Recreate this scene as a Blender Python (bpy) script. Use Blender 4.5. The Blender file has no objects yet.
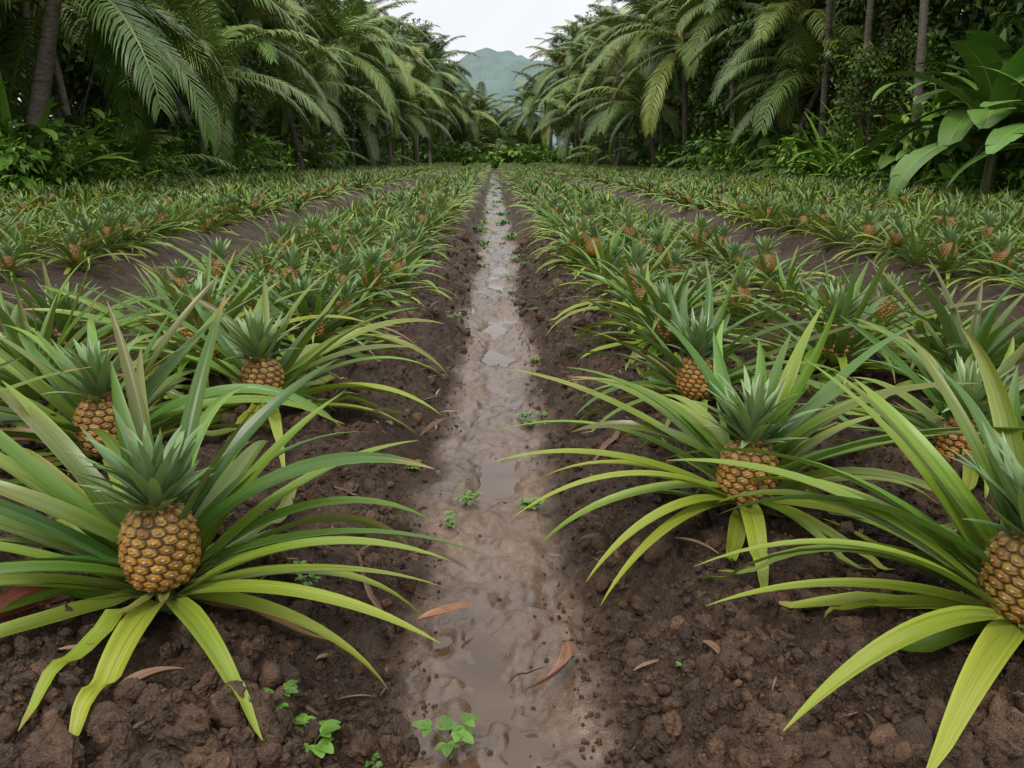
import bpy, math, numpy as np
from mathutils import Vector
R=math.radians
scene=bpy.context.scene
rng=np.random.default_rng(7)

# ---------------------------------------------------------------- noise
_T=[np.random.default_rng(100+i).random((256,256)) for i in range(12)]
def vn(x,y,s=0):
    T=_T[s%12]
    xi=np.floor(x).astype(int); yi=np.floor(y).astype(int)
    fx=x-xi; fy=y-yi; fx=fx*fx*(3-2*fx); fy=fy*fy*(3-2*fy)
    a=T[xi%256,yi%256]; b=T[(xi+1)%256,yi%256]; c=T[xi%256,(yi+1)%256]; d=T[(xi+1)%256,(yi+1)%256]
    return (a*(1-fx)+b*fx)*(1-fy)+(c*(1-fx)+d*fx)*fy
def fbm(x,y,s=0,o=4):
    r=0;a=.5;t=0
    for i in range(o):
        r=r+a*vn(x*2**i+17.3*i,y*2**i+5.1*i,s+i); t+=a; a*=.5
    return r/t
def worley(x,y,s=0):
    xi=np.floor(x).astype(int); yi=np.floor(y).astype(int)
    d=np.full(np.shape(x),9.0); c=np.zeros(np.shape(x))
    for i in (-1,0,1):
        for j in (-1,0,1):
            u=(xi+i)%256; v=(yi+j)%256
            px=xi+i+_T[s][u,v]; py=yi+j+_T[s+1][u,v]
            q=(x-px)**2+(y-py)**2
            m=q<d; d=np.where(m,q,d); c=np.where(m,_T[s+2][u,v],c)
    return np.sqrt(d),c
def ss(a,b,x):
    t=np.clip((x-a)/(b-a),0,1); return t*t*(3-2*t)
BED=.17
def axis(x,y):
    return np.abs(x+ (fbm(y*1.1+x*0,y*0+3,2,3)-.5)*.09)
def height(x,y,full=False):
    x=np.asarray(x,float); y=np.asarray(y,float)
    a=axis(x,y)+ (vn(x*3.1,y*3.3,5)-.5)*.09+(vn(x*11,y*11,8)-.5)*.05+(vn(x*27,y*27,3)-.5)*.02
    h=BED*ss(.15,.48,a)*(.86+.28*vn(x*.9,y*.9,6))
    h=h-(BED-.02)*ss(1.95,2.25,a)+(BED+.01)*ss(2.8,3.15,a)
    h=h-.09*ss(5.4,5.6,a)+.09*ss(6.1,6.3,a)
    h=h+.25*ss(9.3,16,np.abs(x))*vn(x*.3,y*.3,1)
    soil=ss(.13,.25,a)
    wx=x+.03*(vn(x*20,y*20,9)-.5);wy=y+.03*(vn(x*20,y*20,10)-.5)
    w0,c0=worley(wx*7,wy*7,4)
    w1,c1=worley(wx*14,wy*14,0); w2,c2=worley(wx*30,wy*30,3); w3,c3=worley(wx*58,wy*58,6)
    cl=soil*(np.sqrt(np.clip(.7-w0,0,1))*.060*c0**2+np.sqrt(np.clip(.75-w1,0,1))*.055*c1**1.5+np.sqrt(np.clip(.72-w2,0,1))*.032*c2+np.sqrt(np.clip(.7-w3,0,1))*.014*c3)
    h=h+cl*.9-soil*.018+soil*(fbm(x*7,y*7,1,5)-.5)*.07
    pathz=(fbm(x*6.4+9,y*3.0,4,5)-.5)*.072+.0035+ss(.0,.15,a)*.013+(fbm(x*26,y*26,2,3)-.5)*.024
    h=h+(1-soil)*pathz
    if full: return h,1-ss(.13,.24,a),a
    return h

# ---------------------------------------------------------------- mesh builder
class MB:
    def __init__(s): s.V=[];s.C=[];s.P=[];s.Q=[];s.T=[];s.MQ=[];s.MT=[];s.n=0
    def add(s,v,quads=None,tris=None,col=(.1,.1,.1),lp=None,mat=0):
        v=np.asarray(v,float).reshape(-1,3);n=len(v)
        s.V.append(v); c=np.asarray(col,float)
        s.C.append(np.broadcast_to(c,(n,3)) if c.ndim==1 else c)
        s.P.append(np.zeros((n,3)) if lp is None else np.asarray(lp,float))
        if quads is not None and len(quads):
            q=np.asarray(quads,int)+s.n; s.Q.append(q); s.MQ.append(np.full(len(q),mat))
        if tris is not None and len(tris):
            t=np.asarray(tris,int)+s.n; s.T.append(t); s.MT.append(np.full(len(t),mat))
        s.n+=n
    def mesh(s,name,mats,smooth=True):
        me=bpy.data.meshes.new(name)
        V=np.concatenate(s.V);C=np.concatenate(s.C);P=np.concatenate(s.P)
        Q=np.concatenate(s.Q) if s.Q else np.zeros((0,4),int)
        T=np.concatenate(s.T) if s.T else np.zeros((0,3),int)
        M=np.concatenate(([np.concatenate(s.MQ)] if s.Q else [])+([np.concatenate(s.MT)] if s.T else []))
        me.vertices.add(len(V)); me.vertices.foreach_set('co',V.ravel())
        L=np.concatenate([Q.ravel(),T.ravel()])
        me.loops.add(len(L)); me.loops.foreach_set('vertex_index',L.astype(np.int32))
        st=np.concatenate([np.arange(len(Q))*4,len(Q)*4+np.arange(len(T))*3])
        me.polygons.add(len(st)); me.polygons.foreach_set('loop_start',st.astype(np.int32))
        me.update(calc_edges=True)
        me.polygons.foreach_set('material_index',M.astype(np.int32))
        me.polygons.foreach_set('use_smooth',np.full(len(st),smooth))
        a=me.attributes.new('Col','FLOAT_COLOR','POINT')
        a.data.foreach_set('color',np.concatenate([C,np.ones((len(C),1))],1).ravel().astype(np.float32))
        a=me.attributes.new('lp','FLOAT_VECTOR','POINT'); a.data.foreach_set('vector',P.ravel().astype(np.float32))
        for m in mats: me.materials.append(m)
        me.validate(); me.update()
        return me
def link(me,name,loc=(0,0,0),rot=(0,0,0),scl=1):
    o=bpy.data.objects.new(name,me); scene.collection.objects.link(o)
    o.location=loc;o.rotation_euler=rot;o.scale=(scl,)*3
    return o
_gc={}
def gridf(n,m):
    if (n,m) not in _gc:
        i,j=np.meshgrid(np.arange(n-1),np.arange(m-1),indexing='ij'); a=(i*m+j).ravel()
        _gc[(n,m)]=np.stack([a,a+1,a+m+1,a+m],1)
    return _gc[(n,m)]
def gridr(n,m): return gridf(n,m)[:,::-1]
def tube(mb,pts,rad,k=8,col=(.1,.08,.06),mat=0,lpz=0):
    pts=np.asarray(pts,float);n=len(pts);t=np.gradient(pts,axis=0);t/=np.linalg.norm(t,axis=1)[:,None]+1e-9
    ref=np.array([0,0,1.]) if abs(t[0,2])<.8 else np.array([1.,0,0])
    s=np.cross(t,ref);s/=np.linalg.norm(s,axis=1)[:,None]+1e-9;u=np.cross(s,t)
    an=np.linspace(0,2*np.pi,k+1)
    rad=np.broadcast_to(np.asarray(rad,float),(n,))
    v=pts[:,None]+rad[:,None,None]*(np.cos(an)[None,:,None]*s[:,None]-np.sin(an)[None,:,None]*u[:,None])
    lp=np.stack(np.broadcast_arrays(an[None,:]/6.28,np.linspace(0,1,n)[:,None],np.array(lpz)),-1).reshape(-1,3)
    mb.add(v.reshape(-1,3),gridf(n,k+1),col=col,lp=lp,mat=mat)

def ribbon(mb,rg,base,az,elev,L,W,droop,n=12,cross=5,chan=.35,twist=0,bend=0,c0=(.1,.17,.04),c1=(.1,.17,.04),ctip=None,mat=0,floor=None,shape='pine',dpow=1.4,clear=.012):
    t=np.linspace(0,1,n); ds=L/(n-1)
    th=elev-droop*t**dpow; a=az+bend*t
    T=np.stack([np.cos(th)*np.cos(a),np.cos(th)*np.sin(a),np.sin(th)],1)
    p=np.array(base)+np.concatenate([np.zeros((1,3)),np.cumsum((T[1:]+T[:-1])*.5*ds,0)])
    if floor is not None:
        f=floor(p[:,0],p[:,1])
        if len(f)>2:
            g_=f.copy(); g_[1:-1]=np.maximum(f[1:-1],(f[2:]+f[:-2])*.5); f=g_
        low=p[:,2]<f+clear
        p[:,2]=np.where(low,f+clear,p[:,2])
        T=np.gradient(p,axis=0);T/=np.linalg.norm(T,axis=1)[:,None]+1e-9
    S=np.stack([-np.sin(a),np.cos(a),0*a],1); Nn=np.cross(T,S)
    ph=twist*t
    S2=S*np.cos(ph)[:,None]+Nn*np.sin(ph)[:,None]; N2=Nn*np.cos(ph)[:,None]-S*np.sin(ph)[:,None]
    if shape=='pine': w=W*.5*np.minimum(1,.70+t*1.3)*np.clip(1-t**2.0,0,1)**.9+.0007
    else: w=W*.5*np.sin(np.pi*np.clip(t,.02,.985)**.75)**.7+.0007
    c=np.linspace(-1,1,cross)
    ch=chan*(1-.35*t)
    v=p[:,None]+w[:,None,None]*(c[None,:,None]*S2[:,None]*(1-.25*ch[:,None,None])+ (ch[:,None]*np.abs(c)[None,:]**1.4)[:,:,None]*N2[:,None])
    c0=np.array(c0);c1=np.array(c1)
    col=c0[None]*(1-t[:,None])+c1[None]*t[:,None]
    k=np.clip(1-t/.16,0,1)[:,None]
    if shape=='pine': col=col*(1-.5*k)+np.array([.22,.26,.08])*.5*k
    if ctip is not None:
        k=ss(.84,.98,t)[:,None]; col=col*(1-k)+np.array(ctip)*k
    col=np.repeat(col[:,None],cross,1)
    col=col*(1+.22*(np.abs(c)[None,:,None]>.9))
    r=rg.random()
    lp=np.stack(np.broadcast_arrays(c[None,:],t[:,None]*L,np.array(r*10)),-1).reshape(-1,3)
    mb.add(v.reshape(-1,3),gridr(n,cross),col=col.reshape(-1,3),lp=lp,mat=mat)

def fruit(mb,rg,zc,Rf,Hf,nu,nv,mat,tilt=(0,0),dark=1.0):
    u=np.linspace(0,1,nu+1);v=np.linspace(0,1,nv)
    U,Vv=np.meshgrid(u,v,indexing='xy')
    EU,EV=14,10
    x=U*EU+Vv*2.0; y=Vv*EV
    best=np.full(U.shape,9.);sec=np.full(U.shape,9.);idx=np.zeros(U.shape);dx0=np.zeros(U.shape);dy0=np.zeros(U.shape)
    yj=np.floor(y)
    for dj in (-1,0,1,2):
        j=yj+dj; off=.5*(j%2)
        for di in (-1,0,1):
            i=np.round(x-off)+di
            dx=x-(i+off);dy=(y-j)*1.0
            d=np.sqrt(dx*dx+dy*dy*1.0)
            nb=d<best
            sec=np.where(nb,best,np.minimum(sec,d))
            idx=np.where(nb,(i%EU)*31+j*7,idx);dx0=np.where(nb,dx,dx0);dy0=np.where(nb,dy,dy0)
            best=np.where(nb,d,best)
    e=sec-best
    rn=np.modf(np.abs(np.sin(idx*12.9898)*43758.5453))[0]
    pr=(1-np.abs(2*Vv-1)**2.7)**(1/2.3)*(1.04-.12*Vv)
    env=np.clip(pr*3,0,1)
    hgt=ss(0,.34,e)*.0066-.003*ss(.55,1.0,e)+np.exp(-((dx0/.12)**2+((dy0+.02)/.10)**2))*.0075
    rr=Rf*pr+hgt*env*(Rf/.076)
    an=U*2*np.pi
    z=(Vv-.5)*Hf
    P=np.stack([rr*np.cos(an),rr*np.sin(an),z],-1)
    P[...,0]+=tilt[0]*(z+Hf/2);P[...,1]+=tilt[1]*(z+Hf/2);P[...,2]+=zc
    green=rg.uniform(.0,.4)
    g=np.clip(green+.5*(Vv-.5)+(rn-.5)*.7,0,1)[...,None]
    flesh=np.array([.56,.235,.022])*(1-g)+np.array([.20,.18,.028])*g
    flesh=flesh*(.5+.75*rn[...,None])*dark
    groove=np.array([.050,.034,.012]); cen=np.array([.115,.068,.034])
    k=ss(.02,.40,e)[...,None]; col=groove*(1-k)+flesh*k
    k=(np.exp(-((dx0/.21)**2+((dy0+.06)/.15)**2)))[...,None]*.95; col=col*(1-k)+cen*k
    k=(np.exp(-((dx0/.05)**2+((dy0-.08)/.13)**2)))[...,None]*.85; col=col*(1-k)+np.array([.50,.42,.30])*k
    lp=np.stack([U,Vv,rn],-1)
    mb.add(P.reshape(-1,3),gridf(nv,nu+1),col=col.reshape(-1,3),lp=lp.reshape(-1,3),mat=mat)
    return zc+Hf*.47,tilt[0]*Hf,tilt[1]*Hf
def crown(mb,rg,base,s,nl,n,cross,mat=0):
    for i in range(nl):
        a=i/nl
        az=i*2.39996+rg.normal()*.15
        el=R(88-58*a**.8+rg.normal()*5)
        L=s*(.105+.065*math.sin(math.pi*min(1,(1-a)*1.15+.05)) )*rg.uniform(.85,1.1)*(1 if a<.8 else .75)
        g=rg.uniform(.8,1.25)
        c0=np.array([.095,.170,.075])*g; c1=np.array([.155,.25,.11])*g
        rad=.006+.02*a
        ribbon(mb,rg,(base[0]+rad*math.cos(az),base[1]+rad*math.sin(az),base[2]-.012+.05*(1-a)),az,el,L,.025*s*(1.0 if n>6 else 1.3),R(rg.uniform(-15,45)) ,n,cross,.5,0,rg.normal()*.15,c0,c1,(.22,.16,.06) if rg.random()<.35 else None,mat)

def plant(rg,nl=40,size=1.0,has_fruit=True,face=None,floor=None,n=12,cross=5,fr=(72,54),fz=.15,Rf=.068,Hf=.175,tilt=(0,0),specials=(),tall=0,wk=1.0,dark=1.0):
    mb=MB();clr=.024 if n>9 else .012
    for i in range(nl):
        a=(i+.5)/nl
        az=i*2.39996+rg.normal()*.2
        if has_fruit: el=67+tall-57*a**.85
        else: el=82+tall-70*a**.9
        el+=rg.normal()*7
        L=(.30+.33*math.sin(math.pi*(.12+.72*a)))*rg.uniform(.8,1.15)*size
        dr=30+50*a+rg.normal()*18
        skip=False
        if face is not None:
            d=abs((az-face+math.pi)%(2*math.pi)-math.pi)
            if d<R(58):
                if a<.66 or rg.random()<.55: skip=True
                else:
                    el=min(el,12+rg.normal()*5); L*=.75; dr+=18
            elif d<R(95) and a<.5: el-=14
        if skip: continue
        u=rg.random()
        q=np.clip(a+rg.normal()*.25,0,1)
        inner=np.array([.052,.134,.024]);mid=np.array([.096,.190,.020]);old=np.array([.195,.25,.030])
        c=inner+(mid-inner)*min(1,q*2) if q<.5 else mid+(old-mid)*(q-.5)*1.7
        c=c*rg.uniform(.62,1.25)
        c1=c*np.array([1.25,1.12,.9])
        tip=None
        if u<.3*(a+.4): tip=(.28,.17,.06)
        elif u<.42: c1=c*.6+np.array([.10,.05,.02])
        if u>.95 and a>.5: c=np.array([.26,.15,.06]);c1=np.array([.2,.09,.04]);tip=(.13,.07,.04)
        r0=.012+.035*a
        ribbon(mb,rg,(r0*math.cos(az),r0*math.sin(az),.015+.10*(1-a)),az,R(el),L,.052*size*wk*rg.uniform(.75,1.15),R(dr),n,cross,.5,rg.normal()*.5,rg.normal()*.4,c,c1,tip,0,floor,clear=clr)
    for (az,el,L,W,dr,bd,yel) in specials:
        c=np.array([.108,.198,.024])*(1-yel)+np.array([.28,.32,.04])*yel
        ribbon(mb,rg,(.035*math.cos(R(az)),.035*math.sin(R(az)),.04),R(az),R(el),L,W,R(dr),n+4,7,.45,rg.normal()*.2,R(bd),c,c*np.array([1.2,1.08,.9]),None,0,floor,clear=clr)
    if has_fruit:
        tube(mb,[(0,0,0),(0,0,fz-Hf*.4)],[.02,.018],8 if n>9 else 5,(.14,.18,.06),0)
        tz,tx,ty=fruit(mb,rg,fz,Rf,Hf,fr[0],fr[1],1,tilt,dark)
        crown(mb,rg,(tx,ty,tz),1.12*Rf/.068,46 if n>9 else (22 if n>6 else 12),7 if n>9 else (5 if n>6 else 3),3 if n>6 else 2,0)
        if n>6:
          for i in range(9):
            az=i*2.4+.3
            ribbon(mb,rg,(.03*math.cos(az),.03*math.sin(az),fz-Hf*.5),az,R(15+rg.normal()*8),rg.uniform(.08,.13),.022,R(-15),5,3,.4,0,0,(.16,.2,.05),(.25,.2,.07),None,0)
    return mb

# ---------------------------------------------------------------- materials
def newmat(name):
    m=bpy.data.materials.new(name);m.use_nodes=True;nt=m.node_tree
    for x in list(nt.nodes): nt.nodes.remove(x)
    out=nt.nodes.new('ShaderNodeOutputMaterial')
    return m,nt,out
def N(nt,t,**k):
    n=nt.nodes.new(t)
    for a,b in k.items(): setattr(n,a,b)
    return n
def attr(nt,name): return N(nt,'ShaderNodeAttribute',attribute_name=name)
def ramp(nt,fac,stops):
    r=N(nt,'ShaderNodeValToRGB');e=r.color_ramp.elements
    while len(e)<len(stops): e.new(.5)
    for i,(p,c) in enumerate(stops):
        e[i].position=p; e[i].color=(c[0],c[1],c[2],1) if hasattr(c,'__len__') else (c,c,c,1)
    nt.links.new(fac,r.inputs[0]); return r.outputs[0]
def mixc(nt,fac,a,b,mode='MIX'):
    m=N(nt,'ShaderNodeMix',data_type='RGBA',blend_type=mode)
    for s,v in ((m.inputs[0],fac),(m.inputs[6],a),(m.inputs[7],b)):
        if hasattr(v,'is_output'): nt.links.new(v,s)
        else: s.default_value=v if not hasattr(v,'__len__') else (*v[:3],1)
    return m.outputs[2]
def noise(nt,scale,detail=4,rough=.55,vec=None):
    n=N(nt,'ShaderNodeTexNoise');n.inputs['Scale'].default_value=scale;n.inputs['Detail'].default_value=detail;n.inputs['Roughness'].default_value=rough
    if vec is not None: nt.links.new(vec,n.inputs['Vector'])
    return n.outputs['Fac']
def bump(nt,h,st,dist=.01):
    b=N(nt,'ShaderNodeBump');b.inputs['Strength'].default_value=st;b.inputs['Distance'].default_value=dist
    nt.links.new(h,b.inputs['Height']);return b.outputs[0]

def leafmat(name,stretch=(9,2.2,1),rough=.4,trans=.22,streak=.35,spec=.4,objvar=.2,fancy=True):
    m,nt,out=newmat(name)
    c=attr(nt,'Col').outputs['Color']
    s=None
    if fancy:
        lp=attr(nt,'lp').outputs['Vector']
        mp=N(nt,'ShaderNodeMapping');mp.inputs['Scale'].default_value=stretch;nt.links.new(lp,mp.inputs[0])
        s=noise(nt,1.0,3,.6,mp.outputs[0])
        k=ramp(nt,s,[(.25,1-streak),(.75,1+streak)])
        c=mixc(nt,1.0,c,k,'MULTIPLY')
    oi=N(nt,'ShaderNodeObjectInfo')
    k2=ramp(nt,oi.outputs['Random'],[(0,(1-objvar,1-objvar*.7,1-objvar)),(1,(1+objvar*1.2,1+objvar*.7,1+objvar*.2))])
    c=mixc(nt,1.0,c,k2,'MULTIPLY')
    g=N(nt,'ShaderNodeNewGeometry')
    if fancy: c=mixc(nt,g.outputs['Backfacing'],c,mixc(nt,.3,c,(.17,.21,.10)))
    p=N(nt,'ShaderNodeBsdfPrincipled');nt.links.new(c,p.inputs['Base Color'])
    p.inputs['Roughness'].default_value=rough
    p.inputs['Specular IOR Level'].default_value=spec
    if s is not None: 
        nt.links.new(ramp(nt,s,[(.3,rough-.1),(.7,rough+.12)]),p.inputs['Roughness'])
    if trans>0:
        t=N(nt,'ShaderNodeBsdfTranslucent');nt.links.new(mixc(nt,1.0,c,(1.5,1.45,.5),'MULTIPLY'),t.inputs[0])
        mx=N(nt,'ShaderNodeMixShader');mx.inputs[0].default_value=trans
        nt.links.new(p.outputs[0],mx.inputs[1]);nt.links.new(t.outputs[0],mx.inputs[2]);nt.links.new(mx.outputs[0],out.inputs[0])
    else: nt.links.new(p.outputs[0],out.inputs[0])
    return m
M_leaf=leafmat('pineapple_leaf',rough=.34,spec=.45,trans=.14)
M_fleaf=leafmat('field_pineapple_leaf',rough=.42,spec=.38,trans=0,objvar=.25,fancy=False)
M_palm=leafmat('palm_leaf',(2,2,1),.42,0,.2,.4,.3,False)
M_bush=leafmat('jungle_leaf',(1,1,1),.5,0,.15,.3,.4,False)
def fruitmat():
    m,nt,out=newmat('pineapple_skin')
    tc=N(nt,'ShaderNodeTexCoord');n=noise(nt,90,3,.65,tc.outputs['Object'])
    c=mixc(nt,1.0,attr(nt,'Col').outputs['Color'],ramp(nt,n,[(.3,.55),(.7,1.3)]),'MULTIPLY')
    p=N(nt,'ShaderNodeBsdfPrincipled');nt.links.new(c,p.inputs['Base Color']);p.inputs['Roughness'].default_value=.45
    nt.links.new(bump(nt,n,.6,.005),p.inputs['Normal']);nt.links.new(p.outputs[0],out.inputs[0]);return m
M_fruit=fruitmat()
def barkmat(name,a,b):
    m,nt,out=newmat(name)
    tc=N(nt,'ShaderNodeTexCoord');mp=N(nt,'ShaderNodeMapping');mp.inputs['Scale'].default_value=(3,3,9);nt.links.new(tc.outputs['Object'],mp.inputs[0])
    n=noise(nt,2,4,.65,mp.outputs[0]);c=ramp(nt,n,[(.3,a),(.7,b)])
    p=N(nt,'ShaderNodeBsdfPrincipled');nt.links.new(c,p.inputs['Base Color']);p.inputs['Roughness'].default_value=.85
    nt.links.new(p.outputs[0],out.inputs[0]);return m
M_bark=barkmat('palm_bark',(.05,.042,.03),(.19,.165,.13))
M_barkd=barkmat('tree_bark',(.05,.042,.03),(.15,.13,.10))
def soilmat(ground=True):
    m,nt,out=newmat('soil' if ground else 'soil_clod')
    g=N(nt,'ShaderNodeNewGeometry')
    v=g.outputs['Position']
    n1=noise(nt,3.5,3,.6,v);n2=noise(nt,45,5,.7,v);n3=noise(nt,220,2,.7,v)
    c=ramp(nt,n1,[(.3,(.037,.019,.0095)),(.7,(.074,.040,.021))])
    c=mixc(nt,1.0,c,ramp(nt,n2,[(.28,.42),(.5,1.0),(.78,1.9)]),'MULTIPLY')
    c=mixc(nt,1.0,c,ramp(nt,n3,[(.3,.65),(.7,1.38)]),'MULTIPLY')
    rough=ramp(nt,n2,[(.3,.38),(.7,.8)])
    hb=N(nt,'ShaderNodeMath',operation='ADD');nt.links.new(n2,hb.inputs[0]);m2=N(nt,'ShaderNodeMath',operation='MULTIPLY');m2.inputs[1].default_value=.4;nt.links.new(n3,m2.inputs[0]);nt.links.new(m2.outputs[0],hb.inputs[1])
    p=N(nt,'ShaderNodeBsdfPrincipled')
    if ground:
        pa=attr(nt,'path').outputs['Fac'];li=attr(nt,'litter').outputs['Fac'];we=attr(nt,'wet').outputs['Fac']
        pc=ramp(nt,n1,[(.3,(.100,.058,.034)),(.7,(.175,.108,.068))])
        pc=mixc(nt,1.0,pc,ramp(nt,n2,[(.25,.5),(.5,1.0),(.75,1.5)]),'MULTIPLY')
        pc=mixc(nt,we,pc,mixc(nt,1.0,pc,(.62,.58,.54),'MULTIPLY'))
        c=mixc(nt,pa,c,pc)
        lc=ramp(nt,n2,[(.3,(.02,.03,.01)),(.5,(.05,.05,.02)),(.7,(.05,.09,.02))])
        c=mixc(nt,li,c,lc)
        pr=N(nt,'ShaderNodeMix');nt.links.new(we,pr.inputs[0]);pr.inputs[2].default_value=.26;pr.inputs[3].default_value=.08
        rm=N(nt,'ShaderNodeMix');nt.links.new(pa,rm.inputs[0]);nt.links.new(rough,rm.inputs[2]);nt.links.new(pr.outputs[0],rm.inputs[3])
        nt.links.new(rm.outputs[0],p.inputs['Roughness'])
        bw=N(nt,'ShaderNodeMix');nt.links.new(we,bw.inputs[0]);bw.inputs[2].default_value=.42;bw.inputs[3].default_value=.16
        bs=N(nt,'ShaderNodeMix');nt.links.new(pa,bs.inputs[0]);bs.inputs[2].default_value=1.0;nt.links.new(bw.outputs[0],bs.inputs[3])
        sw=N(nt,'ShaderNodeMix');nt.links.new(pa,sw.inputs[0]);sw.inputs[2].default_value=.5;sw.inputs[3].default_value=.8;nt.links.new(sw.outputs[0],p.inputs['Specular IOR Level'])
        b=N(nt,'ShaderNodeBump');b.inputs['Distance'].default_value=.022;nt.links.new(bs.outputs[0],b.inputs['Strength']);nt.links.new(hb.outputs[0],b.inputs['Height']);nt.links.new(b.outputs[0],p.inputs['Normal'])
    else:
        oi=N(nt,'ShaderNodeObjectInfo');c=mixc(nt,1.0,c,ramp(nt,oi.outputs['Random'],[(0,(.8,.8,.8)),(.75,(1.3,1.3,1.3)),(1,(1.9,1.85,1.8))]),'MULTIPLY')
        nt.links.new(rough,p.inputs['Roughness']);nt.links.new(bump(nt,hb.outputs[0],.9,.014),p.inputs['Normal'])
    nt.links.new(c,p.inputs['Base Color']);nt.links.new(p.outputs[0],out.inputs[0]);return m
M_soil=soilmat();M_clod=soilmat(False)
def watermat():
    m,nt,out=newmat('muddy_water');g=N(nt,'ShaderNodeNewGeometry')
    n=noise(nt,6,3,.5,g.outputs['Position']);p=N(nt,'ShaderNodeBsdfPrincipled')
    nt.links.new(ramp(nt,n,[(.3,(.070,.042,.026)),(.7,(.11,.070,.045))]),p.inputs['Base Color'])
    p.inputs['Roughness'].default_value=.05;p.inputs['IOR'].default_value=1.45
    n2=noise(nt,25,2,.5,g.outputs['Position']);nt.links.new(bump(nt,n2,.12,.01),p.inputs['Normal'])
    nt.links.new(p.outputs[0],out.inputs[0]);return m
M_water=watermat()
def drymat():
    m,nt,out=newmat('dead_leaf');lp=attr(nt,'lp').outputs['Vector']
    mp=N(nt,'ShaderNodeMapping');mp.inputs['Scale'].default_value=(6,25,1);nt.links.new(lp,mp.inputs[0])
    n=noise(nt,1,5,.6,mp.outputs[0]);c=mixc(nt,1.0,attr(nt,'Col').outputs['Color'],ramp(nt,n,[(.3,.5),(.7,1.5)]),'MULTIPLY')
    oi=N(nt,'ShaderNodeObjectInfo');c=mixc(nt,1.0,c,ramp(nt,oi.outputs['Random'],[(0,.5),(1,1.3)]),'MULTIPLY')
    p=N(nt,'ShaderNodeBsdfPrincipled');nt.links.new(c,p.inputs['Base Color']);p.inputs['Roughness'].default_value=.5
    nt.links.new(bump(nt,n,.5,.005),p.inputs['Normal']);nt.links.new(p.outputs[0],out.inputs[0]);return m
M_dry=drymat()
def hillmat():
    m,nt,out=newmat('hill_forest_hazed');g=N(nt,'ShaderNodeNewGeometry')
    n=noise(nt,.16,6,.7,g.outputs['Position']);p=N(nt,'ShaderNodeBsdfPrincipled')
    nt.links.new(ramp(nt,n,[(.3,(.11,.165,.165)),(.7,(.155,.215,.195))]),p.inputs['Base Color']);p.inputs['Roughness'].default_value=1  # distance haze painted into the base colour: pale bluish green
    nt.links.new(p.outputs[0],out.inputs[0]);return m

# ---------------------------------------------------------------- ground
def spaced(start,first,growth,end):
    r=[start];d=first
    while r[-1]<end: r.append(r[-1]+d); d*=growth
    return np.array(r)
xp=np.concatenate([np.arange(0,1.4,.0068),spaced(1.4,.008,1.016,450)])
xs=np.concatenate([-xp[:0:-1],xp])
yp=[1.0]
while yp[-1]<620: yp.append(yp[-1]+max(.0068,.0062*yp[-1]))
ys=np.concatenate([np.arange(-30,.7,1.0),np.arange(.72,1.0,.03),np.array(yp)])
X,Y=np.meshgrid(xs,ys)
H,PA,A=height(X,Y,True)
nx,ny=len(xs),len(ys)
me=bpy.data.meshes.new('ground')
co=np.stack([X,Y,H],-1).reshape(-1,3)
me.vertices.add(len(co));me.vertices.foreach_set('co',co.ravel())
q=gridf(ny,nx)
me.loops.add(q.size);me.loops.foreach_set('vertex_index',q.ravel().astype(np.int32))
me.polygons.add(len(q));me.polygons.foreach_set('loop_start',(np.arange(len(q))*4).astype(np.int32))
me.update(calc_edges=True);me.polygons.foreach_set('use_smooth',np.ones(len(q),bool))
wet=np.clip(ss(.36,.58,fbm(X*4.3,Y*2.4,7,5))*.75+ss(.012,.0,H)*.6,0,1)
lit=ss(9.0,9.8,np.abs(X)+ (vn(X*.8,Y*.8,3)-.5)*1.2); lit=np.maximum(lit,ss(76,80,Y))
for nm,ar in (('path',PA),('wet',wet),('litter',lit)):
    a=me.attributes.new(nm,'FLOAT','POINT');a.data.foreach_set('value',ar.ravel().astype(np.float32))
me.materials.append(M_soil)
link(me,'ground')
wy=np.arange(1.0,76,.5);mb=MB();wv=[]
for y in wy:
    for x in (-.24,0,.24): wv.append((x,y,-.0005))
mb.add(wv,gridf(len(wy),3));link(mb.mesh('puddle_water',[M_water]),'puddle_water')

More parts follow.
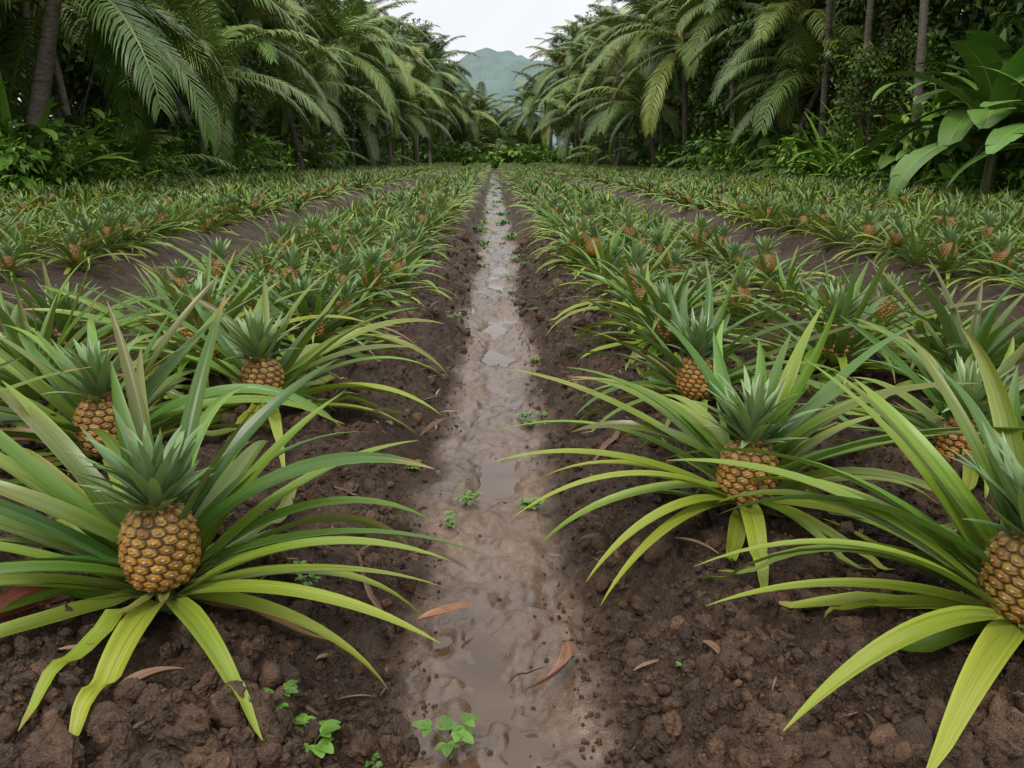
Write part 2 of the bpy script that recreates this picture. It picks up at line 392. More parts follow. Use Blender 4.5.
# ---------------------------------------------------------------- scatter via geometry nodes
def scatter(name,pts,rots,scls,idx,coll):
    me=bpy.data.meshes.new(name);n=len(pts)
    me.vertices.add(n);me.vertices.foreach_set('co',np.asarray(pts,float).ravel())
    a=me.attributes.new('rot','FLOAT_VECTOR','POINT');a.data.foreach_set('vector',np.asarray(rots,np.float32).ravel())
    a=me.attributes.new('scl','FLOAT_VECTOR','POINT')
    s=np.asarray(scls,np.float32)
    if s.ndim==1: s=np.repeat(s[:,None],3,1)
    a.data.foreach_set('vector',s.ravel())
    a=me.attributes.new('idx','INT','POINT');a.data.foreach_set('value',np.asarray(idx,np.int32))
    o=link(me,name)
    ng=bpy.data.node_groups.new(name+'_gn','GeometryNodeTree')
    ng.interface.new_socket('Geometry',in_out='INPUT',socket_type='NodeSocketGeometry')
    ng.interface.new_socket('Geometry',in_out='OUTPUT',socket_type='NodeSocketGeometry')
    gi=ng.nodes.new('NodeGroupInput');go=ng.nodes.new('NodeGroupOutput')
    ci=ng.nodes.new('GeometryNodeCollectionInfo');ci.inputs['Collection'].default_value=coll
    ci.inputs['Separate Children'].default_value=True;ci.inputs['Reset Children'].default_value=True
    ip=ng.nodes.new('GeometryNodeInstanceOnPoints');ip.inputs['Pick Instance'].default_value=True
    def na(nm,t):
        x=ng.nodes.new('GeometryNodeInputNamedAttribute');x.data_type=t;x.inputs[0].default_value=nm;return x.outputs[0]
    er=ng.nodes.new('FunctionNodeEulerToRotation')
    L=ng.links.new
    L(gi.outputs[0],ip.inputs['Points']);L(ci.outputs[0],ip.inputs['Instance'])
    L(na('idx','INT'),ip.inputs['Instance Index']);L(na('rot','FLOAT_VECTOR'),er.inputs[0]);L(er.outputs[0],ip.inputs['Rotation'])
    L(na('scl','FLOAT_VECTOR'),ip.inputs['Scale']);L(ip.outputs[0],go.inputs[0])
    md=o.modifiers.new('scatter','NODES');md.node_group=ng
    return o
def coll_of(name,meshes):
    c=bpy.data.collections.new(name)
    for i,m in enumerate(meshes):
        o=bpy.data.objects.new('%s_%02d'%(name,i),m);c.objects.link(o)
    return c

# ---------------------------------------------------------------- near pineapple plants
near=[ # x,y,size,fruit,fz,Rf,tiltx,seed,specials
 (-.630,1.36,1.0,True,.140,.0655,.02,11,[(-88,10,.42,.064,75,0,.75),(-25,20,.56,.054,40,5,.45),(-52,12,.44,.05,50,0,.35),(-140,10,.50,.060,50,0,.5),(-12,34,.56,.054,50,0,.2),(178,35,.70,.062,60,0,.25),(200,22,.66,.062,50,0,.4),(20,46,.54,.056,45,0,.1),(150,55,.54,.06,30,0,.15),(165,48,.60,.062,45,0,.2),(5,12,.5,.05,35,0,.4),(35,56,.48,.056,30,0,.1)]),
 (-1.08,2.10,1.0,True,.125,.068,.0,12,[(-60,15,.6,.05,60,0,.5),(170,40,.6,.055,50,0,.2)]),
 (-.75,2.50,1.0,True,.135,.067,-.05,13,[(-15,30,.6,.05,65,0,.3),(-70,25,.55,.05,70,0,.4)]),
 (.600,1.77,1.0,True,.110,.066,.03,14,[(-160,30,.6,.052,60,0,.4),(172,25,.6,.05,45,0,.3),(-100,12,.40,.055,80,0,.55),(-60,10,.43,.05,70,0,.5),(-140,12,.5,.05,55,0,.55),(50,58,.58,.05,30,0,.2),(20,40,.55,.05,60,0,.3),(-145,18,.5,.052,60,0,.45)]),
 (.950,1.25,1.05,True,.115,.070,-.05,15,[(-150,22,.62,.058,48,0,.5),(-170,38,.66,.054,55,0,.25),(165,42,.68,.054,50,0,.15),(-112,10,.48,.064,55,0,.85),(-135,14,.52,.062,45,0,.7),(178,18,.55,.05,40,0,.4),(120,55,.55,.054,35,0,.2),(140,58,.58,.054,30,0,.2)]),
 (.68,2.60,.9,True,.115,.060,.0,16,[]),
 (-.80,3.35,.9,True,.14,.062,.0,17,[]),
 (-1.12,2.98,.95,True,.17,.068,.0,18,[]),
 (1.28,2.02,.85,True,.08,.066,.0,19,[]),
 (1.30,2.95,.9,True,.15,.064,.0,20,[]),
 (1.62,2.60,.85,False,.18,.066,.0,21,[]),
 (.74,3.38,.88,True,.12,.058,.0,22,[]),
 (-1.55,2.62,.85,False,.14,.06,.0,23,[]),
 (-1.50,1.75,.85,True,.12,.066,.0,24,[]),
 (1.78,2.1,.8,True,.12,.066,.0,25,[]),
 (-1.75,3.2,.8,True,.12,.066,.0,26,[]),
]
for (x,y,sz,hf,fz,Rf,tl,sd,sp) in near:
    rg=np.random.default_rng(sd)
    gz=float(BED*.97) 
    face=math.atan2(-y,-x)
    fl=lambda px,py,x=x,y=y,gz=gz: height(px+x,py+y)-gz
    big=y<2.7
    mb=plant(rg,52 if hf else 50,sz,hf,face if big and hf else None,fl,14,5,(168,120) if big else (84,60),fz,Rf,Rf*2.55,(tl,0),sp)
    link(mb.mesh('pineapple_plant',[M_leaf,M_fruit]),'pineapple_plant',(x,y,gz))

# ---------------------------------------------------------------- field
flat=lambda px,py: np.where(px*px+py*py<.09,0.0,-.05)
def fieldset(nm,seed,nl,n,cross,fr,wk):
    fv=[]
    for i in range(6): fv.append(plant(np.random.default_rng(seed+i),nl,.9,True,None,flat,n,cross,fr,.18+.03*(i%3),.064,.16,tall=-4,wk=wk,dark=.85).mesh('%s_%d'%(nm,i),[M_fleaf if n<8 else M_leaf,M_fruit]))
    for i in range(5): fv.append(plant(np.random.default_rng(seed+20+i),nl,.85,False,None,flat,n,cross,wk=wk).mesh('%s_n%d'%(nm,i),[M_fleaf if n<8 else M_leaf,M_fruit]))
    return coll_of(nm,fv)
fc=fieldset('field_pineapple_plant',50,32,9,3,(56,40),1.0)
fc2=fieldset('far_pineapple_plant',90,24,6,2,(20,14),1.25)
px,py,ps,pi=[],[],[],[]
npos=np.array([(a[0],a[1]) for a in near])
for side in (-1,1):
    rows=[(.72,.48,.80),(1.20,.48,.78),(1.68,.48,.76)]+[(3.26+.42*k,.44,.76) for k in range(5)]+[(6.4+.46*k,.50,.72) for k in range(6)]
    for k,(rx,sp,sc) in enumerate(rows):
        y=1.2+rng.uniform(0,.5)
        if rx<2: y=max(y,3.8 if rx<1.6 else 3.0)
        while y<76:
            x=side*(rx+rng.normal()*.06);yy=y+rng.normal()*.05
            if np.min((npos[:,0]-x)**2+(npos[:,1]-yy)**2)>.16:
                px.append(x);py.append(yy);ps.append(sc*rng.uniform(.8,1.18))
                edge=k in (0,3)
                pi.append(int(rng.integers(0,6)) if rng.random()<(.85 if edge else .52) else int(rng.integers(6,11)))
            y+=sp*rng.uniform(.8,1.2)
px=np.array(px);py=np.array(py);ps=np.array(ps);pi=np.array(pi)
pz=height(px,py)-.02
n=len(px);rots=np.stack([rng.normal(size=n)*.1,rng.normal(size=n)*.1,rng.uniform(0,6.28,n)],1)
pts=np.stack([px,py,pz],1);m_=py<11
scatter('pineapple_field',pts[m_],rots[m_],ps[m_],pi[m_],fc)
scatter('pineapple_field',pts[~m_],rots[~m_],ps[~m_],pi[~m_],fc2)

# ---------------------------------------------------------------- soil clods
import bmesh
cm=[]
for i in range(6):
    bm=bmesh.new();bmesh.ops.create_icosphere(bm,subdivisions=3,radius=1)
    rg=np.random.default_rng(200+i);o1=rg.uniform(0,50,3)
    for v in bm.verts:
        c=v.co
        f=.7+.6*float(fbm(np.array(c.x*1.5+o1[0]+c.z),np.array(c.y*1.5+o1[1]-c.z*.7),i,3))+.45*(float(vn(np.array(c.x*4+c.z*3+o1[2]),np.array(c.y*4-c.z*3),i))-.5)
        v.co=Vector((c.x*f,c.y*f*.85,c.z*f*.75))
    m=bpy.data.meshes.new('clod_%d'%i);bm.to_mesh(m);bm.free()
    for p in m.polygons:p.use_smooth=(i%2==0)
    m.materials.append(M_clod);cm.append(m)
cc=coll_of('clod',cm)
n=80000
cy=.95+ (rng.random(n)**2.3)*8
cx=rng.uniform(-1,1,n)*np.minimum(2.2,.6+cy*.75)
a=axis(cx,cy)
dens=ss(.25,.65,fbm(cx*5,cy*5,4,3))
keep=(rng.random(n)<np.where(a<.13,.02,np.where(a<.20,.35,1))*(.25+.75*dens))
cx,cy=cx[keep],cy[keep];n=len(cx)
sz=np.clip(.0025*(rng.random(n))**(-.55),.0025,.028)*np.clip(.8+cy*.12,1,1.8)
sz=np.where(axis(cx,cy)<.17,np.minimum(sz,.006),sz)
cz=height(cx,cy)+sz*.15
scatter('soil_clods',np.stack([cx,cy,cz],1),rng.uniform(0,6.28,(n,3)),sz[:,None]*rng.uniform(.7,1.25,(n,3)),rng.integers(0,6,n),cc)

# ---------------------------------------------------------------- dead leaves and weeds
def dead_leaf(x,y,az,L,W,sd,col=(.16,.085,.05)):
    rg=np.random.default_rng(sd);mb=MB()
    z=float(height(np.array([x]),np.array([y]))[0])
    n=14
    f=lambda a,b:height(a+x,b+y)-z
    ribbon(mb,rg,(0,0,.012),R(az),R(8),L,W,R(14),n,7,.75,rg.normal()*.5,rg.normal()*.6,col,np.array(col)*.8,None,0,f,'oval')
    link(mb.mesh('dead_leaf',[M_dry]),'dead_leaf',(x,y,z+.006))
dead_leaf(-.17,1.52,12,.13,.028,1,(.30,.14,.07))
dead_leaf(-.20,1.75,-25,.16,.022,2,(.2,.12,.07))
dead_leaf(.14,1.42,-75,.20,.035,3,(.17,.085,.05))
dead_leaf(-.24,1.50,120,.18,.014,4,(.15,.085,.05))
dead_leaf(-.60,1.08,60,.11,.035,5,(.16,.08,.045))
dead_leaf(-.90,1.26,20,.17,.10,6,(.22,.055,.028))
dead_leaf(-.26,2.6,60,.2,.03,7)
dead_leaf(.02,1.33,40,.08,.008,8,(.08,.04,.025))
dead_leaf(.33,3.1,100,.2,.03,9);dead_leaf(.40,1.62,-40,.14,.02,10,(.26,.17,.09))
dead_leaf(-.36,1.95,200,.16,.02,11,(.26,.17,.09));dead_leaf(.30,2.3,30,.18,.025,12)
lm=[]
for i in range(7):
    rg=np.random.default_rng(900+i);mb=MB();c=np.array([.23,.14,.08])*rg.uniform(.6,1.2)
    ribbon(mb,rg,(-.04,0,.010),0,R(8),rg.uniform(.03,.11),rg.uniform(.005,.018),R(14),8,3,.7,rg.normal()*.9,rg.normal()*.35,c,c*.8,None,0,None,'oval')
    lm.append(mb.mesh('litter_%d'%i,[M_dry]))
lc_=coll_of('litter_leaf',lm)
n=520;ly=1.0+rng.random(n)**1.5*7;lx=rng.choice([-1,1],n)*(.17+rng.random(n)**1.2*1.6)
scatter('leaf_litter',np.stack([lx,ly,height(lx,ly)+.007],1),np.stack([rng.normal(size=n)*.2,rng.normal(size=n)*.2,rng.uniform(0,6.28,n)],1),.3+.9*rng.random(n)**2,rng.integers(0,7,n),lc_)
def weed(x,y,s,sd,k=5,dense=1):
    rg=np.random.default_rng(sd);mb=MB();z=float(height(np.array([x]),np.array([y]))[0])
    for b in range(dense):
        bx,by=(0,0) if b==0 else rg.normal(size=2)*s*.8
        for i in range(k):
            az=i*2.4+rg.normal()*.3;r=s*rg.uniform(.35,.8)*(.5+.5*i/k);hz=s*rg.uniform(.35,.8)
            e=(bx+r*math.cos(az),by+r*math.sin(az),hz)
            tube(mb,[(bx,by,0),(bx+r*.4*math.cos(az),by+r*.4*math.sin(az),hz*.6),e],[.0016,.0013,.001],5,(.12,.14,.04))
            for j,(da,l) in enumerate(((0,1),(1.15,.72),(-1.15,.72))):
                c=np.array([.095,.21,.028])*rg.uniform(.7,1.3)
                ribbon(mb,rg,e,az+da+rg.normal()*.15,R(rg.uniform(5,30)),s*.58*l,s*.40*l,R(40),7,5,.25,0,0,c,c,None,0,None,'oval')
    link(mb.mesh('weed_seedling',[M_leaf]),'weed_seedling',(x,y,z))
weed(-.085,1.165,.055,31,6);weed(-.30,1.08,.055,32,8);weed(-.36,1.12,.04,33,5)
weed(-.42,1.52,.028,34,5,3);weed(.11,2.12,.035,35,5,3);weed(-.09,2.15,.03,36,5,3);weed(-.13,1.97,.026,37,4,3)
weed(-.27,2.45,.035,38,5,3);weed(.34,1.25,.02,39,4,1);weed(-.21,1.10,.02,40,4,2)
for i in range(13):
    weed(rng.choice([-1,1])*rng.uniform(.10,.28),2.7+i*.52+rng.normal()*.25,rng.uniform(.025,.045),300+i,5,4)
wm=[]
for i in range(3):
    rg=np.random.default_rng(400+i);mb=MB()
    for k in range(60):
        a=rg.uniform(0,6.28);r=rg.uniform(0,.14);c=np.array([.10,.22,.035])*rg.uniform(.7,1.3)
        ribbon(mb,rg,(r*math.cos(a),r*math.sin(a),.0),rg.uniform(0,6.28),R(rg.uniform(20,75)),rg.uniform(.05,.12),rg.uniform(.012,.03),R(60),5,3,.3,0,0,c,c,None,0,None,'oval')
    wm.append(mb.mesh('weed_%d'%i,[M_bush]))
wc=coll_of('weed_clump',wm)
n=90;wy_=8+rng.random(n)*60;wx_=rng.choice([-1,1],n)*rng.uniform(.06,.3,n)
scatter('path_weeds',np.stack([wx_,wy_,height(wx_,wy_)],1),np.stack([0*wx_,0*wx_,rng.uniform(0,6.28,n)],1),rng.uniform(.4,1.0,n),rng.integers(0,3,n),wc)

# ---------------------------------------------------------------- palms
def frond(mb,rg,base,az,elev,L,droop,K=62,cb=(.075,.125,.035),ll=.24,hang=.6):
    n=14;t=np.linspace(0,1,n);bend=rg.normal()*.25
    th=elev-droop*t**1.3;a=az+bend*t
    T=np.stack([np.cos(th)*np.cos(a),np.cos(th)*np.sin(a),np.sin(th)],1)
    p=np.array(base)+np.concatenate([np.zeros((1,3)),np.cumsum((T[1:]+T[:-1])*.5*L/(n-1),0)])
    tube(mb,p,.035*(1-t)**.7*(L/4)+.004,4,np.array([.2,.21,.06]),0)
    tk=np.repeat(np.linspace(.14,.995,K),2)+rg.normal(size=2*K)*.004;tk=np.clip(tk,0,1)
    sd=np.tile([-1.,1.],K)
    P=np.stack([np.interp(tk,t,p[:,i]) for i in range(3)],1)
    Tk=np.stack([np.interp(tk,t,T[:,i]) for i in range(3)],1)
    ak=az+bend*tk
    S=np.stack([-np.sin(ak),np.cos(ak),0*ak],1)*sd[:,None]
    U=np.cross(Tk,S*sd[:,None])
    l=L*ll*(np.sin(np.pi*np.clip(.12+.86*tk,0,1))**.55*.85+.12)*rg.uniform(.85,1.1,2*K)
    fw=.45+.7*tk
    d=S*1.0+Tk*fw[:,None]+U*.25;d/=np.linalg.norm(d,axis=1)[:,None]
    g=np.array([0,0,-1.]);h=hang*rg.uniform(.6,1.35,2*K)[:,None]
    m1=P+d*l[:,None]*.38+g*l[:,None]*.06*h
    d2=d+g*h*1.0;d2/=np.linalg.norm(d2,axis=1)[:,None];m2=m1+d2*l[:,None]*.34
    d3=d+g*h*2.2;d3/=np.linalg.norm(d3,axis=1)[:,None];e=m2+d3*l[:,None]*.3
    w=(.019*L/4+.009)*np.ones(2*K)
    wd=Tk*sd[:,None]
    vs=np.stack([P-wd*.5*w[:,None],P+wd*.5*w[:,None],m1-wd*w[:,None],m1+wd*w[:,None],m2-wd*.75*w[:,None],m2+wd*.75*w[:,None],e],1)
    c=np.array(cb)*rg.uniform(.7,1.25)
    cc=c[None]*rg.uniform(.82,1.2,2*K)[:,None]
    cc=np.repeat(cc[:,None],7,1);cc[:,6]*=np.array([1.5,1.2,.9])
    o=np.arange(2*K)[:,None]*7
    q=np.concatenate([o+[0,1,3,2],o+[2,3,5,4]]);tr=o+[4,5,6]
    mb.add(vs.reshape(-1,3),q,tr,cc.reshape(-1,3),None,0)
def palm(sd,h,L,nf,lean=.2,r=.14,K=62,low=-30,la=None):
    rg=np.random.default_rng(sd);mb=MB()
    if la is None: la=rg.uniform(0,6.28)
    n=int(h*14)+6;t=np.linspace(0,1,n)
    off=lean*h*(t**1.6 if sd!=1 else t)
    pts=np.stack([off*math.cos(la),off*math.sin(la),t*h-.15*(1-t)],1)
    rad=r*(1-.35*t+.5*np.exp(-t*h*2.2))*(1+.05*((np.arange(n)%2)*2-1))
    if h>.4: tube(mb,pts,rad,12,(.1,.1,.1),1)
    top=pts[-1]
    for i in range(nf):
        a=(i+.5)/nf
        el=84-(84-low)*a**1.15+rg.normal()*7
        if a>.95 and h>6:
            c=(.17,.125,.05)
        else: c=(.088,.165,.036) if rg.random()<.7 else (.155,.215,.048)
        frond(mb,rg,top+np.array([0,0,.1*(1-a)]),i*2.39996+rg.normal()*.25,R(el),L*rg.uniform(.8,1.12)*(.75+.25*min(1,a*3)),R(55+40*rg.random()),K,c,.22,.3+.5*a)
    return mb.mesh('palm_%d'%sd,[M_palm,M_bark])
palms=[palm(1,3.75,4.8,23,.33,.20,66,-20,R(0)),palm(2,4.8,4.1,21,.12,.13,62,-36),palm(3,6.6,4.0,22,.16,.13,62,-36),palm(4,9.8,3.6,20,.07,.11),palm(5,.35,3.2,13,.0,.15,50,15),palm(6,3.0,3.9,19,.28,.13,58,-22)]
pl=[(0,-9.5,16.6,1.0,0),(1,-11.0,22,1.0,1),(2,-10.4,27,1.0,2),(5,-9.0,25.5,1.0,2.2),(1,-9.2,32,1.05,3),(2,-10.0,37,1,4),(1,-8.2,42,1.2,5),(5,-8.6,37,1.1,.9),(2,-8.4,49,1.15,.5),(1,-7.0,56,1.25,1.5),(3,-9.0,60,1.0,2.5),(1,-6.2,65,1.2,3.1),(3,-11,34,1,2),(3,-10,44,1,3),(5,-7.4,50,1.1,-.4),(5,-6.8,62,1.2,1.4),(3,-10.6,19.5,.95,.7),(3,-12,15,1,0),(3,-9.7,29,1,1.7),
 (1,10.4,28,1.1,.3),(5,9.6,27,1,2.9),(2,9.8,34,1.0,1.3),(1,8.9,38.5,1.15,2.3),(2,9.2,45,1.1,3.3),(5,8.4,43,1.1,.3),(2,7.6,52,1.1,4.3),(1,7.0,57,1.25,5.3),(3,8.6,64,1.0,.9),(3,9.7,22.0,.95,1.9),(3,10.0,19.6,1,2.9),(3,9.9,25,1,4),(3,10.8,30,1,0),(5,7.4,50,1.1,2.8),(5,6.6,62,1.2,4.8),(3,9.8,40,1,4),
 (4,-9.6,22,.8,0),(4,-9.6,30,.8,1),(4,9.6,25,.7,2),(4,9.2,32,.8,3),(4,-8.8,39,1.0,.4),(4,8.6,47,1.0,4),(4,-8.0,53,1.1,4),(4,8.0,56,1.2,4.4),(4,-2.2,80,1.2,0),(4,2.0,79,1.1,1),(1,-4.6,80,1.2,1),(1,4.9,81,1.2,3.),(4,.3,84,1.5,2),(1,-2.8,86,1.1,2),(1,3.3,87,1.1,4),(3,-7.0,76,1.05,2),(3,7.6,78,1.1,2),(2,-5.6,72,1.2,1.1),(2,6.0,70,1.2,5),(2,-4.6,78,1.3,1.9),(2,5.2,79,1.3,.2),(1,-1.4,92,1.1,.2),(5,1.6,93,1.2,.2),(5,0,98,1.3,.2)]
for (k,x,y,s,rz) in pl:
    link(palms[k],'coconut_palm',(x,y,float(height(np.array([x]),np.array([y]))[0])-.05),(0,0,rz),s)

# ---------------------------------------------------------------- jungle trees & bushes
def leaves(mb,rg,pos,dirs,nrm,l,w,col,mat=0):
    n=len(pos);d=dirs/np.linalg.norm(dirs,axis=1)[:,None]
    s=np.cross(d,nrm);s/=np.linalg.norm(s,axis=1)[:,None]+1e-9;u=np.cross(s,d)
    l=l[:,None];w=w[:,None]
    v=np.stack([pos,pos+d*l*.5-u*l*.03,pos+d*l-u*l*.15,pos+d*l*.42+s*w*.5+u*w*.15,pos+d*l*.42-s*w*.5+u*w*.15],1)
    o=np.arange(n)[:,None]*5
    q=np.concatenate([o+[0,3,2,1],o+[0,1,2,4]])
    mb.add(v.reshape(-1,3),q,None,np.repeat(col,5,0),None,mat)
def blob(mb,rg,c,r,n,ll,wr,base,shell=.5):
    d=rg.normal(size=(n,3));d/=np.linalg.norm(d,axis=1)[:,None]
    rad=(shell+(1-shell)*rg.random(n))[:,None]
    pos=np.array(c)+d*rad*np.array(r)
    dr=d*.8+rg.normal(size=(n,3))*.45+np.array([0,0,-.25])
    nm=np.array([0,0,1.])+rg.normal(size=(n,3))*.45+d*.5
    l=ll*rg.uniform(.6,1.3,n)
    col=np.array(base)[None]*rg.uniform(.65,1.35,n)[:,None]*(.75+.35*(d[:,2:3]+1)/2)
    leaves(mb,rg,pos,dr,nm,l,l*wr,col)
def tree(sd,h,cr,ncl,per,ll,base):
    rg=np.random.default_rng(sd);mb=MB();n=12;t=np.linspace(0,1,n)
    w=np.cumsum(rg.normal(size=(n,2))*.08,0)
    pts=np.stack([w[:,0],w[:,1],t*h*.85-.2],1);tube(mb,pts,.16*(1-.75*t)+.02,9,(.1,.1,.1),1)
    for i in range(ncl):
        a=i*2.4;f=rg.uniform(.12,1) ;z0=pts[int(f*(n-1))]
        z=h*(.15+.85*f);rr=cr*math.sin(math.pi*min(.95,.25+.65*f))*rg.uniform(.45,1)
        c=np.array([z0[0]+rr*math.cos(a),z0[1]+rr*math.sin(a),z+rg.normal()*.3])
        m=(z0+c)/2+np.array([0,0,-.15]);tube(mb,[z0,m,c],[.045,.03,.012],5,(.1,.1,.1),1)
        s=rg.uniform(.5,1.0)
        g=np.array(base)*rg.uniform(.6,1.5)*np.array([rg.uniform(.85,1.4),1,1])
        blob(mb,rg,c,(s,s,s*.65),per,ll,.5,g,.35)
    return mb.mesh('tree_%d'%sd,[M_bush,M_barkd])
trees=[tree(501,7,1.9,42,100,.23,(.085,.16,.030)),tree(502,10,2.4,54,100,.26,(.07,.14,.030)),tree(503,5,1.7,34,100,.20,(.10,.185,.030))]
def bush(sd,kind):
    rg=np.random.default_rng(sd);mb=MB()
    if kind==0:
        for i in range(9):
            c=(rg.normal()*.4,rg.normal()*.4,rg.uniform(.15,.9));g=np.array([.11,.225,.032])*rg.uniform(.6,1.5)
            blob(mb,rg,c,(.42,.42,.32),90,.16,.5,g,.4)
    elif kind==1:
        for i in range(70):
            c=np.array([.12,.235,.035])*rg.uniform(.6,1.5);a=rg.uniform(0,6.28);r=rg.uniform(0,.35)
            ribbon(mb,rg,(r*math.cos(a),r*math.sin(a),0),a+rg.normal()*.5,R(rg.uniform(45,88)),rg.uniform(.6,1.35),rg.uniform(.04,.10),R(rg.uniform(30,100)),7,3,.3,rg.normal()*.4,0,c,c*1.1,None,0,None,'oval')
    else:
        for i in range(20):
            c=np.array([.10,.215,.03])*rg.uniform(.6,1.5);a=i*2.4;r=rg.uniform(.1,.5);hz=rg.uniform(.4,1.2)
            tube(mb,[(0,0,0),(r*.5*math.cos(a),r*.5*math.sin(a),hz*.7),(r*math.cos(a),r*math.sin(a),hz)],[.012,.01,.008],4,(.08,.13,.04))
            ribbon(mb,rg,(r*math.cos(a),r*math.sin(a),hz),a,R(rg.uniform(-20,25)),rg.uniform(.35,.65),rg.uniform(.2,.34),R(60),8,5,.22,0,0,c,c,None,0,None,'oval')
    return mb.mesh('bush_%d'%sd,[M_bush])
bushes=[bush(601,0),bush(602,0),bush(603,1),bush(604,2),bush(605,1)]
def put(name,n,fx,coll,k,smin,smax,zf=1.0,idx=None):
    P=fx(n);x,y=P[:,0],P[:,1];s=rng.uniform(smin,smax,len(x))
    scatter(name,np.stack([x,y,height(x,y)-.08],1),np.stack([rng.normal(size=len(x))*.08,rng.normal(size=len(x))*.08,rng.uniform(0,6.28,len(x))],1),np.stack([s,s,s*zf],1),rng.integers(0,k,len(x)) if idx is None else idx(len(x)),coll)
def sides(x0,x1,y0,y1):
    return lambda n: np.stack([rng.choice([-1,1],n)*(x0+(x1-x0)*rng.random(n)**1.3),rng.uniform(y0,y1,n)],1)
bc=coll_of('jungle_bush',bushes);tcn=coll_of('forest_tree',trees)
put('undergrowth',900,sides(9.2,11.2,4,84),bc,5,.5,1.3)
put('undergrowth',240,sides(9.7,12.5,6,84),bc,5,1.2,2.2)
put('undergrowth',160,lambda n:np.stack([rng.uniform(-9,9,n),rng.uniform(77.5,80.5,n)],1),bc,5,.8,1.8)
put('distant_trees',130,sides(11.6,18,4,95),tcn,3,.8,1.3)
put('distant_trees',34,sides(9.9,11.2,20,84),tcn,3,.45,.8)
def endt(n):
    x=rng.uniform(-20,20,n);y=rng.uniform(86,102,n);return np.stack([x,y],1)
P=endt(70)
gap=np.abs(P[:,0]-.5)
s=np.where(gap<3.5,rng.uniform(.7,.95,len(P)),np.clip(.85+(gap-3.5)*.10,0,1.4))
ii=np.where(gap<3.5,2,rng.integers(0,3,len(P)))
scatter('distant_trees',np.stack([P[:,0],P[:,1],height(P[:,0],P[:,1])-.1],1),np.stack([0*s,0*s,rng.uniform(0,6.28,len(s))],1),s,ii,tcn)
pc=coll_of('forest_palm',palms)
n=60;x=rng.choice([-1,1],n)*rng.uniform(12.0,17,n);y=rng.uniform(14,100,n)
scatter('distant_palms',np.stack([x,y,0*x],1),np.stack([0*x,0*x,rng.uniform(0,6.28,n)],1),rng.uniform(.85,1.2,n),rng.choice([1,2,3,3],n),pc)
for i,(k,x,y,s) in enumerate([(0,-11.6,13,.9),(1,-12.5,18,1),(0,-11.4,25,1),(1,-11,31,1),(0,-10.5,38,1.1),(0,11.6,17,1),(1,12.8,15,1),(0,11.2,24,1),(1,11,30,1),(0,10.4,36,1.1),(2,11.6,12.5,1),(2,-11,10,1.1)]):
    link(trees[k],'jungle_tree',(x,y,0),(0,0,i*1.3),s)

# ---------------------------------------------------------------- banana plants
def banana(sd,h,nl):
    rg=np.random.default_rng(sd);mb=MB()
    tube(mb,[(0,0,-.1),(.03,0,h*.5),(.05,.02,h)],[.11,.09,.05],12,(.13,.15,.05),0)
    for i in range(nl):
        az=i*2.4+rg.normal()*.2;a=(i+.5)/nl;el=R(72-62*a+rg.normal()*5);L=rg.uniform(1.8,2.4);dr=R(60+35*a);n=26
        t=np.linspace(0,1,n);th=el-dr*t**1.3
        T=np.stack([np.cos(th)*math.cos(az),np.cos(th)*math.sin(az),np.sin(th)],1)
        p=np.array([.05,.02,h])+np.concatenate([np.zeros((1,3)),np.cumsum((T[1:]+T[:-1])*.5*L/(n-1),0)])
        tube(mb,p,.022*(1-t)+.004,5,(.24,.29,.08),0)
        S=np.array([-math.sin(az),math.cos(az),0]);c=np.array([.11,.225,.042])*rg.uniform(.8,1.35)
        W=.66
        for sd_ in (-1,1):
            j=3
            while j<n-1:
                k=min(n-1,j+int(rg.integers(2,7)));dd=rg.uniform(.05,.35)
                seg=np.arange(j,k+1);tt=t[seg];w=W*.5*np.sin(np.pi*np.clip((tt-.08)/.92,0.01,.99)**.8)**.5
                Nn=np.cross(T[seg],S)
                vs=[]
                for q_ in (0,.35,.7,1.0):
                    vs.append(p[seg]+sd_*S*(w*q_)[:,None]*math.cos(dd*.6)+Nn*(w*(.25*q_-.55*dd*q_*q_*1.4))[:,None]+T[seg]*(w*q_*.22)[:,None]+np.array([0,0,.004]))
                v=np.stack(vs,1).reshape(-1,3)
                mb.add(v,gridf(len(seg),4),col=c*rg.uniform(.85,1.15))
                j=k
    return mb.mesh('banana_%d'%sd,[M_palm])
bn=[banana(701,1.0,11),banana(702,1.6,12)]
for i,(k,x,y,s,rz) in enumerate([(0,8.5,14.0,1.15,4.4),(1,9.0,14.8,1.0,1.2),(0,8.8,12.4,1.0,2.2),(1,10.0,16.5,1.1,4),(1,9.9,12.9,1.1,1),(1,10.8,14.6,1.3,3),(0,9.7,18.5,.9,5),(0,-10.6,13.8,.9,.5)]):
    link(bn[k],'banana_plant',(x,y,.05),(0,0,rz),s)

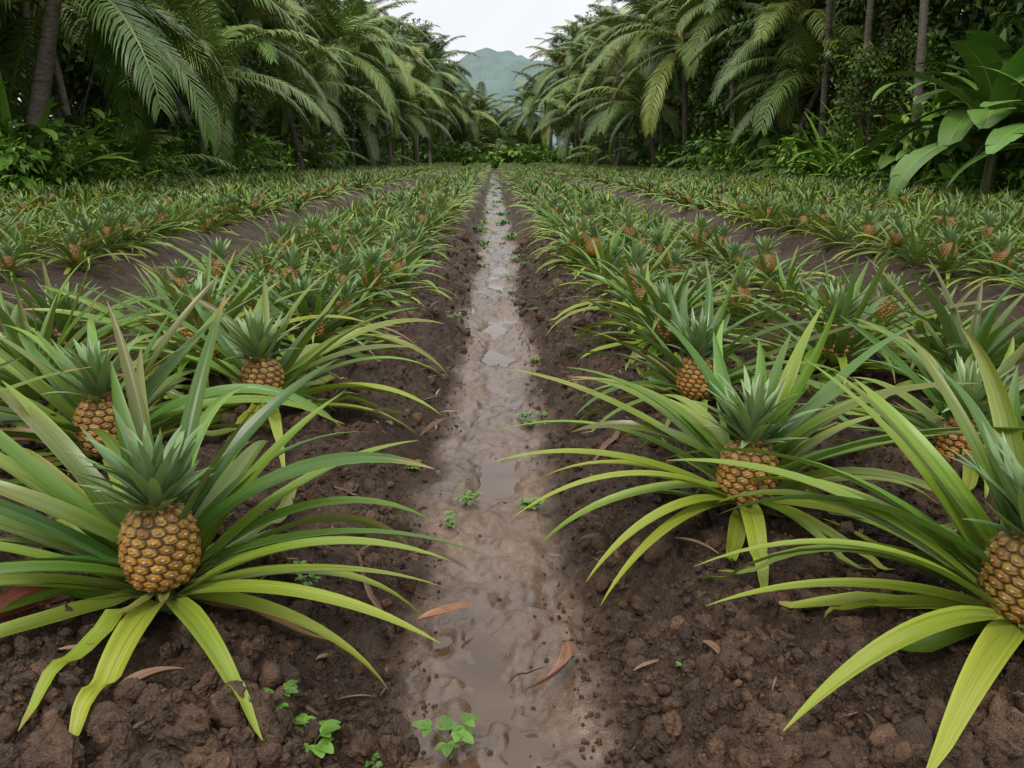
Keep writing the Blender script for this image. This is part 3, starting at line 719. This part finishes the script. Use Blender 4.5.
# ---------------------------------------------------------------- hill
hx=np.linspace(-330,330,260);hy=np.linspace(330,620,90);HX,HY=np.meshgrid(hx,hy)
hh=(52+6*np.exp(-((HX+2)/16)**2)+3*np.exp(-((HX-45)/30)**2))*np.exp(-((HY-440)/62)**2)*np.exp(-(HX/260)**2)*(.85+.25*fbm(HX*.02,HY*.02,3,3))-4
hh+=(fbm(HX*.15,HY*.15,5,3)-.5)*6+(vn(HX*.37,HY*.37,6)-.5)*3
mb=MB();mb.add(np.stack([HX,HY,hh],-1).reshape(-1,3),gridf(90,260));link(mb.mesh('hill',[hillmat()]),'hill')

# ---------------------------------------------------------------- light
w=bpy.data.worlds.new('World');scene.world=w;w.use_nodes=True;nt=w.node_tree
for x in list(nt.nodes):nt.nodes.remove(x)
out=nt.nodes.new('ShaderNodeOutputWorld');bg=nt.nodes.new('ShaderNodeBackground')
sky=nt.nodes.new('ShaderNodeTexSky');sky.sky_type='NISHITA';sky.sun_disc=False;sky.sun_elevation=R(58);sky.sun_rotation=R(200);sky.air_density=1;sky.dust_density=3
tc=nt.nodes.new('ShaderNodeTexCoord');sp=nt.nodes.new('ShaderNodeSeparateXYZ');nt.links.new(tc.outputs['Generated'],sp.inputs[0])
cl=ramp(nt,sp.outputs[2],[(0,(.50,.515,.53)),(.2,(.53,.54,.555)),(1,(1.0,.985,.96))])
nz=noise(nt,3,4,.55,tc.outputs['Generated']);cl=mixc(nt,1.0,cl,ramp(nt,nz,[(.3,.90),(.7,1.06)]),'MULTIPLY')
sc_=nt.nodes.new('ShaderNodeVectorMath');sc_.operation='SCALE';sc_.inputs['Scale'].default_value=20.0;nt.links.new(cl,sc_.inputs[0])
c=mixc(nt,.90,sky.outputs[0],sc_.outputs[0]);nt.links.new(c,bg.inputs[0]);bg.inputs[1].default_value=.1
nt.links.new(bg.outputs[0],out.inputs[0])
sun=bpy.data.lights.new('sun','SUN');sun.energy=1.5;sun.angle=R(10);sun.color=(1,.96,.88)
so=bpy.data.objects.new('sun',sun);scene.collection.objects.link(so);so.rotation_euler=(R(32),0,R(-20))
so.location=(0,0,20)

# ---------------------------------------------------------------- camera
cam=bpy.data.cameras.new('camera');cam.lens=28;cam.sensor_width=36;cam.clip_end=2000;cam.clip_start=.05
co_=bpy.data.objects.new('camera',cam);scene.collection.objects.link(co_)
co_.location=(0,0,1.0);co_.rotation_euler=(R(90-15.9),0,R(-1.2));scene.camera=co_
scene.view_settings.view_transform='Standard';scene.view_settings.look='None';scene.view_settings.exposure=0
